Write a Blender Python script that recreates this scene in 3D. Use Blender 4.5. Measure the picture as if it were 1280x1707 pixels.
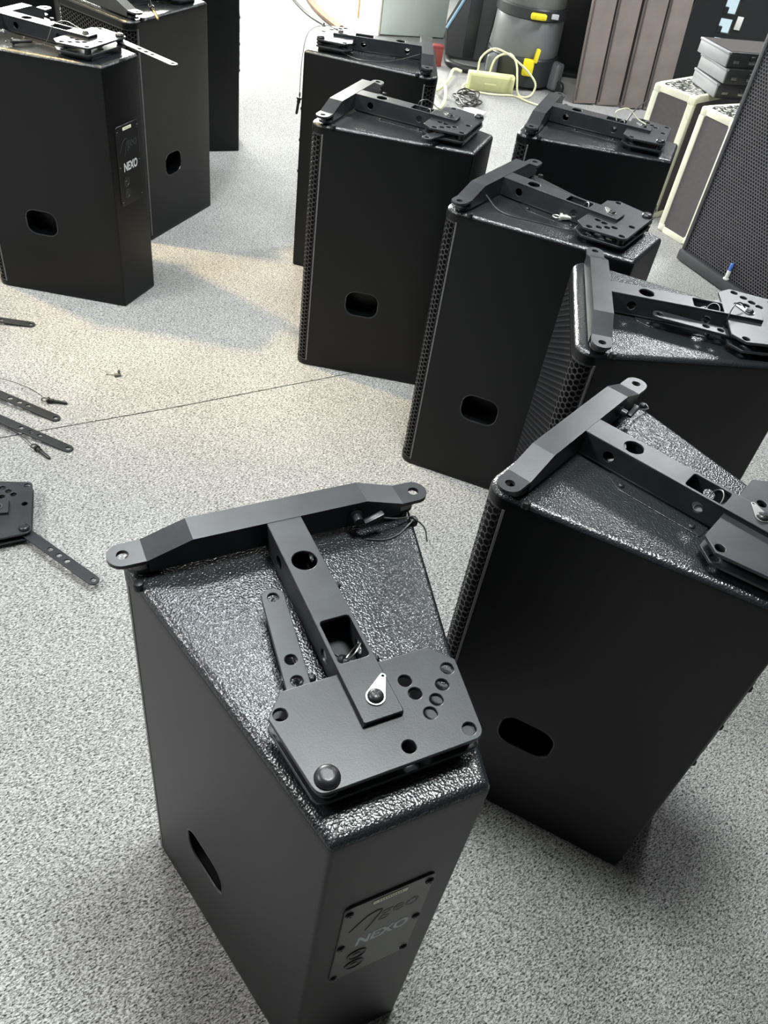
import bpy, bmesh, math, random
from mathutils import Matrix, Vector
random.seed(7)
for o in list(bpy.data.objects): bpy.data.objects.remove(o)
scene = bpy.context.scene
COL = scene.collection
PI = math.pi

# ------------------------------------------------------------------ camera
FPX, PITCH, ROLL, CAMH = 1350.99, 0.748406, 0.174632, 1.346917
cd = bpy.data.cameras.new('camera'); cam = bpy.data.objects.new('camera', cd); COL.objects.link(cam)
cd.sensor_fit = 'HORIZONTAL'; cd.sensor_width = 36.0; cd.lens = 36.0*FPX/1280.0; cd.clip_start = 0.02
fw = Vector((0, math.cos(PITCH), -math.sin(PITCH))); rt = Vector((1, 0, 0)); up = rt.cross(fw)
r2 = math.cos(ROLL)*rt + math.sin(ROLL)*up; u2 = -math.sin(ROLL)*rt + math.cos(ROLL)*up
cam.matrix_world = Matrix(((r2.x, u2.x, -fw.x, 0), (r2.y, u2.y, -fw.y, 0), (r2.z, u2.z, -fw.z, CAMH), (0, 0, 0, 1)))
scene.camera = cam

# ------------------------------------------------------------------ light
scene.view_settings.view_transform = 'Standard'; scene.view_settings.look = 'None'
scene.view_settings.gamma = 1.0; scene.view_settings.use_curve_mapping = False
scene.view_settings.exposure = 0.0
world = bpy.data.worlds.new('world'); scene.world = world; world.use_nodes = True
bg = world.node_tree.nodes['Background']; bg.inputs[0].default_value = (0.80, 0.86, 0.90, 1); bg.inputs[1].default_value = 0.02

def area(name, loc, target, sx, sy, watts, color):
    l = bpy.data.lights.new(name, 'AREA'); l.shape = 'RECTANGLE'; l.size = sx; l.size_y = sy
    l.energy = watts; l.color = color
    o = bpy.data.objects.new(name, l); COL.objects.link(o); o.location = loc
    o.rotation_euler = (Vector(target)-Vector(loc)).to_track_quat('-Z', 'Y').to_euler()
    return o
# ceiling panel lamps of the workshop and the tall daylight window in the far left corner
for x, y, sx, sy, w, c in [(0.10, 1.0, 0.55, 0.32, 68, (0.95, 1.0, 0.97)), (-0.80, 2.0, 0.5, 0.35, 48, (0.91, 0.96, 1.0)), (-2.6, 0.3, 0.6, 1.2, 112, (1.0, 0.985, 0.99)), (1.65, 4.35, 0.6, 0.8, 110, (0.96, 0.98, 1.0))]:
    area('ceiling_lamp', (x, y, 2.74), (x, y, 0), sx, sy, w, c)
area('daylight_window', (-2.45, 7.30, 1.80), (-2.0, 2.0, 0.6), 2.8, 1.5, 800, (1.0, 1.0, 0.94))
# warm spotlight high on the left that lays a yellowish patch on the carpet between the speakers
sp = bpy.data.lights.new('warm_spot', 'SPOT'); sp.energy = 520; sp.color = (1.0, 0.77, 0.34); sp.spot_size = math.radians(34); sp.spot_blend = 0.9; sp.shadow_soft_size = 0.08
so = bpy.data.objects.new('warm_spot', sp); COL.objects.link(so); so.location = (-2.25, 2.55, 2.72)
so.rotation_euler = (Vector((-0.55, 2.25, 0))-Vector(so.location)).to_track_quat('-Z', 'Y').to_euler()

# ------------------------------------------------------------------ materials
MATS = {}
def nodes(name):
    m = bpy.data.materials.new(name); m.use_nodes = True; nt = m.node_tree
    b = nt.nodes['Principled BSDF']; MATS[name] = m
    return m, nt, b
def plain(name, col, rough=0.5, metal=0.0, var=0.0, scale=30.0, bump=0.0, bscale=200.0, spec=0.5, emit=None, estr=0.0, trans=0.0, alpha=None):
    m, nt, b = nodes(name)
    b.inputs['Base Color'].default_value = (*col, 1); b.inputs['Roughness'].default_value = rough; b.inputs['Metallic'].default_value = metal
    b.inputs['Specular IOR Level'].default_value = spec
    if trans: b.inputs['Transmission Weight'].default_value = trans
    if alpha is not None: b.inputs['Alpha'].default_value = alpha
    if emit: b.inputs['Emission Color'].default_value = (*emit, 1); b.inputs['Emission Strength'].default_value = estr
    tc = nt.nodes.new('ShaderNodeTexCoord')
    if var:
        n = nt.nodes.new('ShaderNodeTexNoise'); n.inputs['Scale'].default_value = scale; n.inputs['Detail'].default_value = 6
        nt.links.new(tc.outputs['Object'], n.inputs['Vector'])
        r = nt.nodes.new('ShaderNodeValToRGB')
        r.color_ramp.elements[0].position = 0.3; r.color_ramp.elements[1].position = 0.7
        r.color_ramp.elements[0].color = (*[c*(1-var) for c in col], 1); r.color_ramp.elements[1].color = (*[min(1, c*(1+var)) for c in col], 1)
        nt.links.new(n.outputs['Fac'], r.inputs['Fac']); nt.links.new(r.outputs['Color'], b.inputs['Base Color'])
    if bump:
        n2 = nt.nodes.new('ShaderNodeTexNoise'); n2.inputs['Scale'].default_value = bscale; n2.inputs['Detail'].default_value = 3
        nt.links.new(tc.outputs['Object'], n2.inputs['Vector'])
        bp = nt.nodes.new('ShaderNodeBump'); bp.inputs['Strength'].default_value = bump; bp.inputs['Distance'].default_value = 0.002
        nt.links.new(n2.outputs['Fac'], bp.inputs['Height']); nt.links.new(bp.outputs['Normal'], b.inputs['Normal'])
    return m
plain('trim_highlight', (0.11, 0.11, 0.115), 0.35, 0, 0.1, 30)  # lighter than the cabinet: the edge highlight is put into the trim's colour
plain('side_paint', (0.0014, 0.0017, 0.0021), 0.40, 0, 0.12, 14, 0.08, 600, 0.32)
def pebble(name, col, rough, scale, strength, spec):
    m, nt, b = nodes(name); b.inputs['Base Color'].default_value = (*col, 1); b.inputs['Roughness'].default_value = rough; b.inputs['Specular IOR Level'].default_value = spec
    tc = nt.nodes.new('ShaderNodeTexCoord'); v = nt.nodes.new('ShaderNodeTexVoronoi'); v.feature = 'SMOOTH_F1'; v.inputs['Scale'].default_value = scale; v.inputs['Smoothness'].default_value = 0.6
    n = nt.nodes.new('ShaderNodeTexNoise'); n.inputs['Scale'].default_value = scale*0.6; n.inputs['Detail'].default_value = 2
    nt.links.new(tc.outputs['Object'], v.inputs['Vector']); nt.links.new(tc.outputs['Object'], n.inputs['Vector'])
    ad_ = nt.nodes.new('ShaderNodeMath'); ad_.operation = 'ADD'; nt.links.new(v.outputs['Distance'], ad_.inputs[0]); nt.links.new(n.outputs['Fac'], ad_.inputs[1])
    bp = nt.nodes.new('ShaderNodeBump'); bp.inputs['Strength'].default_value = strength; bp.inputs['Distance'].default_value = 0.0012
    nt.links.new(ad_.outputs[0], bp.inputs['Height']); nt.links.new(bp.outputs['Normal'], b.inputs['Normal'])
pebble('top_paint', (0.012, 0.014, 0.016), 0.27, 430, 0.46, 0.75)
plain('foam', (0.006, 0.006, 0.006), 0.95, 0, 0, 0, 0, 0, 0.1)
plain('grille_steel', (0.020, 0.020, 0.022), 0.36, 0.0, 0.1, 40, 0, 0, 0.6)
plain('bracket_steel', (0.020, 0.022, 0.025), 0.36, 0.0, 0.30, 22, 0.05, 700, 0.45)
plain('dark_bolt', (0.015, 0.015, 0.017), 0.35, 0.2, 0.1, 60)
plain('bright_zinc', (0.70, 0.69, 0.63), 0.35, 0.7, 0.1, 60)
plain('zinc', (0.32, 0.32, 0.31), 0.38, 1.0, 0.15, 60)
plain('wire', (0.10, 0.10, 0.10), 0.4, 0.7, 0.2, 90)
plain('panel_black', (0.010, 0.011, 0.011), 0.30, 0, 0.15, 30, 0.05, 500)
plain('logo_grey', (0.55, 0.58, 0.60), 0.5, 0, 0.1, 80)
plain('logo_dim', (0.030, 0.036, 0.034), 0.5, 0, 0.1, 80)
plain('label_cream', (0.92, 0.90, 0.68), 0.6, 0, 0.08, 200)
plain('ink', (0.05, 0.05, 0.05), 0.6, 0, 0.1, 80)
plain('case_panel', (0.10, 0.09, 0.092), 0.55, 0, 0.08, 60, 0.08, 400)
plain('case_edge', (0.84, 0.83, 0.66), 0.45, 0.0, 0.06, 30)
plain('board_brown', (0.28, 0.235, 0.215), 0.55, 0, 0.12, 9, 0.06, 120)
plain('black_gap', (0.010, 0.010, 0.012), 0.7, 0, 0.1, 20)
plain('vac_grey', (0.16, 0.17, 0.175), 0.38, 0, 0.06, 12)
plain('vac_dark', (0.03, 0.033, 0.035), 0.35, 0, 0.1, 20)
plain('vac_clear', (0.22, 0.23, 0.22), 0.12, 0, 0.1, 10, 0, 0, 0.6, None, 0, 0.35)
plain('yellow', (0.86, 0.72, 0.02), 0.45, 0, 0.05, 20)
plain('adapter_cream', (0.80, 0.80, 0.42), 0.5, 0, 0.04, 20)
plain('adapter_shaded', (0.52, 0.53, 0.27), 0.5, 0, 0.06, 40)  # adapter cream darkened: the dimmer light on its front is in the colour
plain('cable_cream', (0.80, 0.79, 0.52), 0.5, 0, 0.05, 20)
plain('cable_black', (0.02, 0.02, 0.022), 0.45, 0, 0.1, 20)
plain('cream_panel', (0.90, 0.88, 0.74), 0.5, 0, 0.03, 8)
plain('pale_panel', (0.66, 0.74, 0.70), 0.5, 0, 0.03, 8)
plain('wood_edge', (0.50, 0.30, 0.11), 0.55, 0, 0.2, 40)
plain('strap_brown', (0.20, 0.12, 0.07), 0.6, 0, 0.2, 30)
plain('bag_grey', (0.07, 0.07, 0.075), 0.7, 0, 0.15, 8, 0.1, 100)
plain('blue_trim', (0.25, 0.45, 0.62), 0.45, 0, 0.1, 20)
plain('red_block', (0.22, 0.035, 0.03), 0.55, 0, 0.2, 30)
plain('silver', (0.30, 0.30, 0.32), 0.45, 0.3, 0.06, 20)
plain('rack_black', (0.016, 0.017, 0.018), 0.4, 0, 0.1, 20)
plain('rack_top', (0.05, 0.045, 0.042), 0.5, 0, 0.1, 20)
plain('sub_frame', (0.05, 0.05, 0.055), 0.45, 0, 0.1, 30)
plain('sub_grille', (0.13, 0.125, 0.135), 0.42, 0.3, 0.1, 30)
plain('blue_plastic', (0.08, 0.20, 0.66), 0.4, 0, 0.1, 30)
plain('white_plastic', (0.75, 0.75, 0.72), 0.45, 0, 0.06, 30)
plain('brass', (0.42, 0.34, 0.17), 0.35, 0.8, 0.15, 60)
plain('debris_grey', (0.10, 0.10, 0.085), 0.7, 0, 0.3, 200)
plain('wall_paint', (0.40, 0.42, 0.41), 0.8, 0, 0.05, 3)
plain('wall_dark', (0.03, 0.032, 0.033), 0.8, 0, 0.15, 3)
plain('ceiling_paint', (0.25, 0.26, 0.26), 0.9, 0, 0.04, 4)
plain('subfloor', (0.012, 0.012, 0.012), 0.9, 0, 0.2, 20)
plain('window_glass', (0.5, 0.62, 0.68), 0.2, 0, 0, 1, 0, 0, 0.5, (0.62, 0.80, 0.88), 0.9)

def speckle(name, a, b_, scale, lo, hi, rough):
    m, nt, b = nodes(name); b.inputs['Roughness'].default_value = rough
    tc = nt.nodes.new('ShaderNodeTexCoord'); n = nt.nodes.new('ShaderNodeTexNoise'); n.inputs['Scale'].default_value = scale; n.inputs['Detail'].default_value = 3
    nt.links.new(tc.outputs['Object'], n.inputs['Vector'])
    r = nt.nodes.new('ShaderNodeValToRGB'); r.color_ramp.elements[0].position = lo; r.color_ramp.elements[1].position = hi
    r.color_ramp.elements[0].color = (*a, 1); r.color_ramp.elements[1].color = (*b_, 1)
    nt.links.new(n.outputs['Fac'], r.inputs['Fac']); nt.links.new(r.outputs['Color'], b.inputs['Base Color'])
speckle('case_lid', (0.03, 0.03, 0.03), (0.75, 0.76, 0.66), 70, 0.5, 0.6, 0.35)

def carpet():
    m, nt, b = nodes('carpet'); L = nt.links
    b.inputs['Roughness'].default_value = 0.9; b.inputs['Specular IOR Level'].default_value = 0.25
    b.inputs['Sheen Weight'].default_value = 0.3; b.inputs['Sheen Roughness'].default_value = 0.5
    tc = nt.nodes.new('ShaderNodeTexCoord')
    mp = nt.nodes.new('ShaderNodeMapping'); mp.vector_type = 'TEXTURE'; mp.inputs['Rotation'].default_value = (0, 0, 0.68); mp.inputs['Scale'].default_value = (2.2, 1.0, 1.0)
    L.new(tc.outputs['Object'], mp.inputs['Vector'])
    n = nt.nodes.new('ShaderNodeTexNoise'); n.inputs['Scale'].default_value = 430; n.inputs['Detail'].default_value = 4; n.inputs['Roughness'].default_value = 0.65; n.inputs['Distortion'].default_value = 0.8
    L.new(mp.outputs[0], n.inputs['Vector'])
    n2 = nt.nodes.new('ShaderNodeTexNoise'); n2.inputs['Scale'].default_value = 3.0; n2.inputs['Detail'].default_value = 5
    L.new(tc.outputs['Object'], n2.inputs['Vector'])
    r = nt.nodes.new('ShaderNodeValToRGB'); e = r.color_ramp.elements
    e[0].position = 0.385; e[0].color = (0.022, 0.022, 0.021, 1)
    e[1].position = 0.60; e[1].color = (0.62, 0.615, 0.60, 1)
    k = e.new(0.48); k.color = (0.28, 0.277, 0.27, 1)
    L.new(n.outputs['Fac'], r.inputs['Fac'])
    r2_ = nt.nodes.new('ShaderNodeValToRGB'); f = r2_.color_ramp.elements
    f[0].position = 0.3; f[0].color = (0.82, 0.82, 0.82, 1); f[1].position = 0.7; f[1].color = (1, 1, 1, 1)
    L.new(n2.outputs['Fac'], r2_.inputs['Fac'])
    mx = nt.nodes.new('ShaderNodeMix'); mx.data_type = 'RGBA'; mx.blend_type = 'MULTIPLY'; mx.inputs[0].default_value = 1
    L.new(r.outputs['Color'], mx.inputs[6]); L.new(r2_.outputs['Color'], mx.inputs[7]); L.new(mx.outputs[2], b.inputs['Base Color'])
    bp = nt.nodes.new('ShaderNodeBump'); bp.inputs['Strength'].default_value = 0.7; bp.inputs['Distance'].default_value = 0.004
    L.new(n.outputs['Fac'], bp.inputs['Height']); L.new(bp.outputs['Normal'], b.inputs['Normal'])
carpet()

# ------------------------------------------------------------------ helpers
def mesh_from(bm, name, mats, smooth=False):
    me = bpy.data.meshes.new(name)
    bmesh.ops.recalc_face_normals(bm, faces=bm.faces)
    bm.to_mesh(me); bm.free()
    for m in ([mats] if isinstance(mats, str) else mats): me.materials.append(MATS[m])
    if smooth:
        for p in me.polygons: p.use_smooth = True
        me.set_sharp_from_angle(angle=math.radians(40))
    return me
def obj(name, me, parent=None, loc=(0, 0, 0), rot=(0, 0, 0)):
    o = bpy.data.objects.new(name, me); COL.objects.link(o); o.location = loc; o.rotation_euler = rot
    if parent: o.parent = parent
    return o
def tag(o, label, cat, group=None):
    o['label'] = label; o['category'] = cat
    if group: o['group'] = group
    return o
def thing(name, label, cat, loc=(0, 0, 0), rotz=0.0, group=None):
    o = obj(name, None, None, loc, (0, 0, rotz)); return tag(o, label, cat, group)
def box(bm, x0, x1, y0, y1, z0, z1, bev=0.0, M=None, seg=2):
    vs = [bm.verts.new(Vector((x, y, z))) for z in (z0, z1) for y in (y0, y1) for x in (x0, x1)]
    fs = [bm.faces.new([vs[i] for i in f]) for f in ((0, 2, 3, 1), (4, 5, 7, 6), (0, 1, 5, 4), (1, 3, 7, 5), (3, 2, 6, 7), (2, 0, 4, 6))]
    if bev:
        es = list({e for f in fs for e in f.edges})
        r = bmesh.ops.bevel(bm, geom=es, offset=bev, segments=seg, affect='EDGES', profile=0.5)
        vs = list({v for v in r['verts']} | {v for v in vs if v.is_valid})
    if M is not None: bmesh.ops.transform(bm, matrix=M, verts=[v for v in vs if v.is_valid])
    return vs
def boxm(name, mats, *a, **k):
    bm = bmesh.new(); box(bm, *a, **k); return mesh_from(bm, name, mats, True)
def lathe(bm, prof, n=20, M=None, a0=0.0):
    rings = []
    for r, z in prof:
        rings.append([bm.verts.new((r*math.cos(a0+2*PI*i/n), r*math.sin(a0+2*PI*i/n), z)) for i in range(n)])
    for a, b in zip(rings, rings[1:]):
        for i in range(n): bm.faces.new((a[i], a[(i+1) % n], b[(i+1) % n], b[i]))
    bm.faces.new(rings[0][::-1]); bm.faces.new(rings[-1])
    vs = [v for r in rings for v in r]
    if M is not None: bmesh.ops.transform(bm, matrix=M, verts=vs)
    return vs
def spline(pts, n=8):
    pts = [Vector(p) for p in pts]; out = []
    P = [pts[0]*2-pts[1]] + pts + [pts[-1]*2-pts[-2]]
    for i in range(1, len(P)-2):
        for k in range(n):
            t = k/n; a, b, c, d = P[i-1], P[i], P[i+1], P[i+2]
            out.append(0.5*((2*b)+(c-a)*t+(2*a-5*b+4*c-d)*t*t+(3*b-a-3*c+d)*t**3))
    out.append(pts[-1]); return out
def tube(bm, pts, r, n=6, closed=False):
    pts = [Vector(p) for p in pts]; rings = []; N = len(pts)
    ref = Vector((0.13, 0.27, 0.95))
    for i, p in enumerate(pts):
        t = (pts[(i+1) % N]-pts[i-1]) if closed else (pts[min(i+1, N-1)]-pts[max(i-1, 0)])
        t.normalize(); a = t.cross(ref)
        if a.length < 1e-3: a = t.cross(Vector((1, 0, 0)))
        a.normalize(); b = t.cross(a)
        rings.append([bm.verts.new(p+r*(math.cos(2*PI*k/n)*a+math.sin(2*PI*k/n)*b)) for k in range(n)])
    for i in range(N if closed else N-1):
        A, B = rings[i], rings[(i+1) % N]
        for k in range(n): bm.faces.new((A[k], A[(k+1) % n], B[(k+1) % n], B[k]))
    if not closed: bm.faces.new(rings[0][::-1]); bm.faces.new(rings[-1])
def tubem(name, mat, pts, r, n=6, closed=False, sm=True, k=8):
    bm = bmesh.new(); tube(bm, spline(pts, k) if sm and not closed else pts, r, n, closed); return mesh_from(bm, name, mat, True)
def circ(cx, cy, r, n=18): return [(cx+r*math.cos(2*PI*i/n), cy+r*math.sin(2*PI*i/n)) for i in range(n)]
def rrect(x0, x1, y0, y1, r, n=4):
    out = []
    for cx, cy, a in ((x1-r, y0+r, -PI/2), (x1-r, y1-r, 0), (x0+r, y1-r, PI/2), (x0+r, y0+r, PI)):
        out += [(cx+r*math.cos(a+PI/2*i/n), cy+r*math.sin(a+PI/2*i/n)) for i in range(n+1)]
    return out
def roundpoly(pts, rad, n=4):
    out = []; N = len(pts)
    for i in range(N):
        p = Vector(pts[i]); a = (Vector(pts[i-1])-p); b = (Vector(pts[(i+1) % N])-p)
        r = rad[i] if isinstance(rad, (list, tuple)) else rad
        if r <= 0: out.append(tuple(p)); continue
        an = a.angle(b); t = r/math.tan(an/2); p1 = p+a.normalized()*t; p2 = p+b.normalized()*t
        for k in range(n+1):
            s = k/n; out.append(tuple((1-s)**2*p1+2*s*(1-s)*p+s*s*p2))
    return out
def plate(name, mat, loops, z0, z1, bev=0.0006, M=None):
    """flat plate with holes: first loop is the outline, the others are holes"""
    cu = bpy.data.curves.new('tmp', 'CURVE'); cu.dimensions = '2D'; cu.fill_mode = 'BOTH'
    cu.extrude = max((z1-z0)/2-bev, 1e-5); cu.bevel_depth = bev; cu.bevel_resolution = 1; cu.offset = -bev
    for lp in loops:
        s = cu.splines.new('POLY'); s.points.add(len(lp)-1); s.use_cyclic_u = True
        for q, p in zip(s.points, lp): q.co = (p[0], p[1], 0, 1)
    o = bpy.data.objects.new('tmp', cu); COL.objects.link(o)
    dg = bpy.context.evaluated_depsgraph_get(); me = bpy.data.meshes.new_from_object(o.evaluated_get(dg))
    bpy.data.objects.remove(o); bpy.data.curves.remove(cu)
    T = Matrix.Translation((0, 0, (z0+z1)/2))
    me.transform((M @ T) if M is not None else T); me.name = name
    me.materials.clear(); me.materials.append(MATS[mat])
    return me
def text(name, mat, body, width, height, M, ext=0.0004, bold=0.0, shear=0.0):
    cu = bpy.data.curves.new('tmp', 'FONT'); cu.body = body; cu.size = height/0.7; cu.extrude = ext; cu.offset = bold; cu.shear = shear
    cu.align_x = 'CENTER'; cu.align_y = 'CENTER'
    o = bpy.data.objects.new('tmp', cu); COL.objects.link(o)
    dg = bpy.context.evaluated_depsgraph_get(); me = bpy.data.meshes.new_from_object(o.evaluated_get(dg))
    bpy.data.objects.remove(o); bpy.data.curves.remove(cu)
    xs = [v.co.x for v in me.vertices]; ys = [v.co.y for v in me.vertices]
    kx = width/(max(xs)-min(xs)); ky = height/(max(ys)-min(ys))
    me.transform(M @ Matrix.Diagonal((kx, ky, 1, 1)) @ Matrix.Translation((-(max(xs)+min(xs))/2, -(max(ys)+min(ys))/2, 0))); me.name = name; me.materials.clear(); me.materials.append(MATS[mat]); return me
def axisM(p, d):
    """matrix that puts +Z along d at p"""
    q = Vector(d).normalized().to_track_quat('Z', 'Y'); return Matrix.Translation(p) @ q.to_matrix().to_4x4()
def join_meshes(name, mes, mat=None):
    bm = bmesh.new()
    for m in mes: bm.from_mesh(m)
    me = bpy.data.meshes.new(name); bm.to_mesh(me); bm.free()
    for m in mes[0].materials: me.materials.append(m)
    return me
def hexgrille(bm, f, u0, u1, v0, v1, p, hole=0.80, depth=0.0015):
    """perforated sheet: honeycomb of hexagonal holes over (u, v); f(u, v, d) gives the point, d metres behind the face"""
    nu = int((u1-u0)/p); hv = p*0.8660254; nv = int((v1-v0)/hv); R = p/math.sqrt(3)
    pu = (u1-u0)/(nu+0.5)
    an = [PI/6+PI/3*k for k in range(6)]
    for j in range(nv):
        v = v0+(j+0.6)*hv
        for i in range(nu):
            u = u0+(i+0.5+(0.5 if j % 2 else 0))*pu
            o = [bm.verts.new(f(u+R*math.cos(a)*pu/p, v+R*math.sin(a), 0)) for a in an]
            q = [bm.verts.new(f(u+R*hole*math.cos(a)*pu/p, v+R*hole*math.sin(a), 0)) for a in an]
            w = [bm.verts.new(f(u+R*hole*math.cos(a)*pu/p, v+R*hole*math.sin(a), depth)) for a in an]
            for k in range(6):
                l = (k+1) % 6
                bm.faces.new((o[k], o[l], q[l], q[k])); bm.faces.new((q[k], q[l], w[l], w[k]))

# ------------------------------------------------------------------ setting
SEAM = [(-3.9, -0.50), (-0.963, 1.473), (-0.589, 1.722), (-0.208, 1.991), (3.4, 4.45)]
floor = boxm('floor', 'subfloor', -4.2, 3.6, -2.6, 7.4, -0.06, -0.008); floor = obj('floor', floor); floor['kind'] = 'structure'
def carpet_piece(sign):
    g = 0.0020
    side = [(x-0.56*g*sign, y+0.83*g*sign) for x, y in SEAM]
    loop = side + ([(3.6, 7.4), (-4.2, 7.4), (-4.2, -0.50)] if sign > 0 else [(3.6, 4.45), (3.6, -2.6), (-4.2, -2.6), (-4.2, -0.5)])
    bm = bmesh.new(); top = [bm.verts.new((x, y, 0)) for x, y in loop]; bot = [bm.verts.new((x, y, -0.008)) for x, y in loop]
    bm.faces.new(top); N = len(loop)
    for i in range(N): bm.faces.new((top[i], bot[i], bot[(i+1) % N], top[(i+1) % N]))
    bmesh.ops.triangulate(bm, faces=[f for f in bm.faces if len(f.verts) > 4])
    return obj('carpet_piece', mesh_from(bm, 'carpet_piece', 'carpet'), floor)
carpet_piece(1); carpet_piece(-1)
def struct(name, mat, *a):
    o = obj(name, boxm(name, mat, *a)); o['kind'] = 'structure'; return o
struct('wall_back', 'wall_paint', -4.2, 3.6, 7.4, 7.5, 0, 2.8)
struct('wall_left', 'wall_paint', -4.3, -4.2, -2.6, 7.5, 0, 2.8)
struct('wall_right', 'wall_dark', 3.6, 3.7, -2.6, 7.5, 0, 2.8)
struct('ceiling', 'ceiling_paint', -4.2, 3.6, -2.6, 7.4, 2.8, 2.9)

# ------------------------------------------------------------------ loudspeaker meshes (local: front y=0, back y=D, +x side, z up)
H = 0.678; D = 0.397; WF = 0.1803; WR = 0.0797
TH = math.atan2(WF-WR, D)
def half_profile():
    """points from middle of the front round the +x side to the middle of the back, with flag: 1 where the grille lies"""
    R = 0.030; pts = []
    ang = PI/2-TH; c = Vector((WF, 0)); u1 = Vector((-1, 0)); u2_ = Vector((-math.sin(TH), math.cos(TH)))
    cen = c+(u1+u2_).normalized()*R/math.sin(ang/2)
    a_start = -PI/2; a_end = TH  # outward normal turns from -y to the side normal direction angle (cos TH, sin TH)
    pts.append((0.0, 0.0, 1)); pts.append((0.08, 0.0, 1))
    for i in range(9):
        a = a_start+(a_end-a_start)*i/8; pts.append((cen.x+R*math.cos(a), cen.y+R*math.sin(a), 1))
    e = c+u2_*0.0415; pts.append((e.x, e.y, 1)); e = c+u2_*0.0425; pts.append((e.x, e.y, 0))
    rr = 0.006; ang2 = PI-ang; t = rr/math.tan(ang2/2); k = Vector((WR, D))
    cen2 = k+(-u2_+Vector((-1, 0))).normalized()*rr/math.sin(ang2/2)
    for s in (0.12, 0.22, 0.32):
        e = c+u2_*s; pts.append((e.x, e.y, 0))
    for i in range(5):
        a = TH+(PI/2-TH)*i/4; pts.append((cen2.x+rr*math.cos(a), cen2.y+rr*math.sin(a), 0))
    pts.append((0.0, D, 0))
    return pts
HP = half_profile()
PROF = HP + [(-x, y, f) for x, y, f in HP[-2:0:-1]]      # closed loop, counter clockwise from the front middle
NP = len(PROF)
def pnormal(i):
    a = Vector(PROF[i-1][:2]); b = Vector(PROF[i][:2]); c = Vector(PROF[(i+1) % NP][:2])
    t1 = (b-a).normalized(); t2 = (c-b).normalized(); t = (t1+t2).normalized(); return Vector((t.y, -t.x))
PN = [pnormal(i) for i in range(NP)]
def ring(bm, z, off=0.0, goff=None):
    out = []
    for (x, y, f), n in zip(PROF, PN):
        d = goff if (f and goff is not None) else off
        out.append(bm.verts.new((x-n.x*d, y-n.y*d, z)))
    return out
def cabinet_mesh():
    bm = bmesh.new(); b = 0.010
    rings = [ring(bm, 0.0, 0.004), ring(bm, 0.0012, 0.0012), ring(bm, 0.004, 0.0), ring(bm, 0.016, 0.0), ring(bm, 0.016, 0.0, 0.006),
             ring(bm, H-0.022, 0.0, 0.006), ring(bm, H-0.022, 0.0)]
    for k in range(6):
        a = PI/2*k/5; rings.append(ring(bm, H-b+b*math.sin(a), b*(1-math.cos(a))))
    for A, B in zip(rings, rings[1:]):
        for i in range(NP):
            j = (i+1) % NP
            f = bm.faces.new((A[i], A[j], B[j], B[i]))
    cb = bm.faces.new(rings[0][::-1]); ct = bm.faces.new(rings[-1])
    bmesh.ops.triangulate(bm, faces=[cb, ct])
    bmesh.ops.remove_doubles(bm, verts=bm.verts, dist=1e-6)
    me = mesh_from(bm, 'cabinet', ['side_paint', 'top_paint', 'foam'])
    # cut the hand holds out of both sides
    tmp = bpy.data.objects.new('tmp', me); COL.objects.link(tmp)
    bm2 = bmesh.new()
    lp = rrect(0.137, 0.229, 0.189, 0.263, 0.027, 6)
    for sx in (-1, 1):
        q0 = []; q1 = []
        for s, z in lp:
            px, py = WF-math.sin(TH)*s, math.cos(TH)*s
            for L, d in ((q0, 0.02), (q1, -0.055)):
                L.append(bm2.verts.new((sx*(px+math.cos(TH)*d), py+math.sin(TH)*d, z)))
        n = len(q0)
        for i in range(n): bm2.faces.new((q0[i], q0[(i+1) % n], q1[(i+1) % n], q1[i]))
        bm2.faces.new(q0); bm2.faces.new(q1[::-1])
    cut = bpy.data.objects.new('tmp2', mesh_from(bm2, 'cut', 'foam')); COL.objects.link(cut)
    md = tmp.modifiers.new('b', 'BOOLEAN'); md.operation = 'DIFFERENCE'; md.solver = 'EXACT'; md.object = cut
    dg = bpy.context.evaluated_depsgraph_get(); out = bpy.data.meshes.new_from_object(tmp.evaluated_get(dg))
    bpy.data.objects.remove(tmp); bpy.data.objects.remove(cut)
    out.materials.clear()
    for m in ('side_paint', 'top_paint', 'foam'): out.materials.append(MATS[m])
    for p in out.polygons:
        c = p.center; s = (WF-abs(c.x))
        if p.normal.z > 0.35 and c.z > H-0.012: p.material_index = 1
        elif 0.016 < c.z < H-0.022 and c.y < 0.0415*math.cos(TH)+0.001: p.material_index = 2
        else: p.material_index = 0
        inx = WF-math.tan(TH)*c.y-abs(c.x)
        if inx > 0.006 and 0.13 < c.y < 0.24 and 0.18 < c.z < 0.27: p.material_index = 0
        p.use_smooth = True
    out.set_sharp_from_angle(angle=math.radians(35)); out.name = 'cabinet'
    return out
ME = {}
ME['cabinet'] = cabinet_mesh()
# grille path along the front of the profile
GP = [Vector((-x, y)) for x, y, f in reversed(HP) if f] + [Vector((x, y)) for x, y, f in HP if f][1:]
GL = [0.0]
for a, b in zip(GP, GP[1:]): GL.append(GL[-1]+(b-a).length)
def gpoint(u, z, d):
    u = min(max(u, 0.0), GL[-1])
    i = 0
    while i < len(GL)-2 and GL[i+1] < u: i += 1
    t = (u-GL[i])/max(GL[i+1]-GL[i], 1e-9); p = GP[i].lerp(GP[i+1], t); tg = (GP[i+1]-GP[i]).normalized()
    n = Vector((tg.y, -tg.x))   # path runs -x to +x along the front, outward is -y
    return Vector((p.x-n.x*(d+0.0005), p.y-n.y*(d+0.0005), z))
bm = bmesh.new()
hexgrille(bm, lambda u, v, d: gpoint(v, u, d), 0.0195, H-0.0255, 0.002, GL[-1]+0.002, 0.0118, 0.82, 0.0012)
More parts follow.
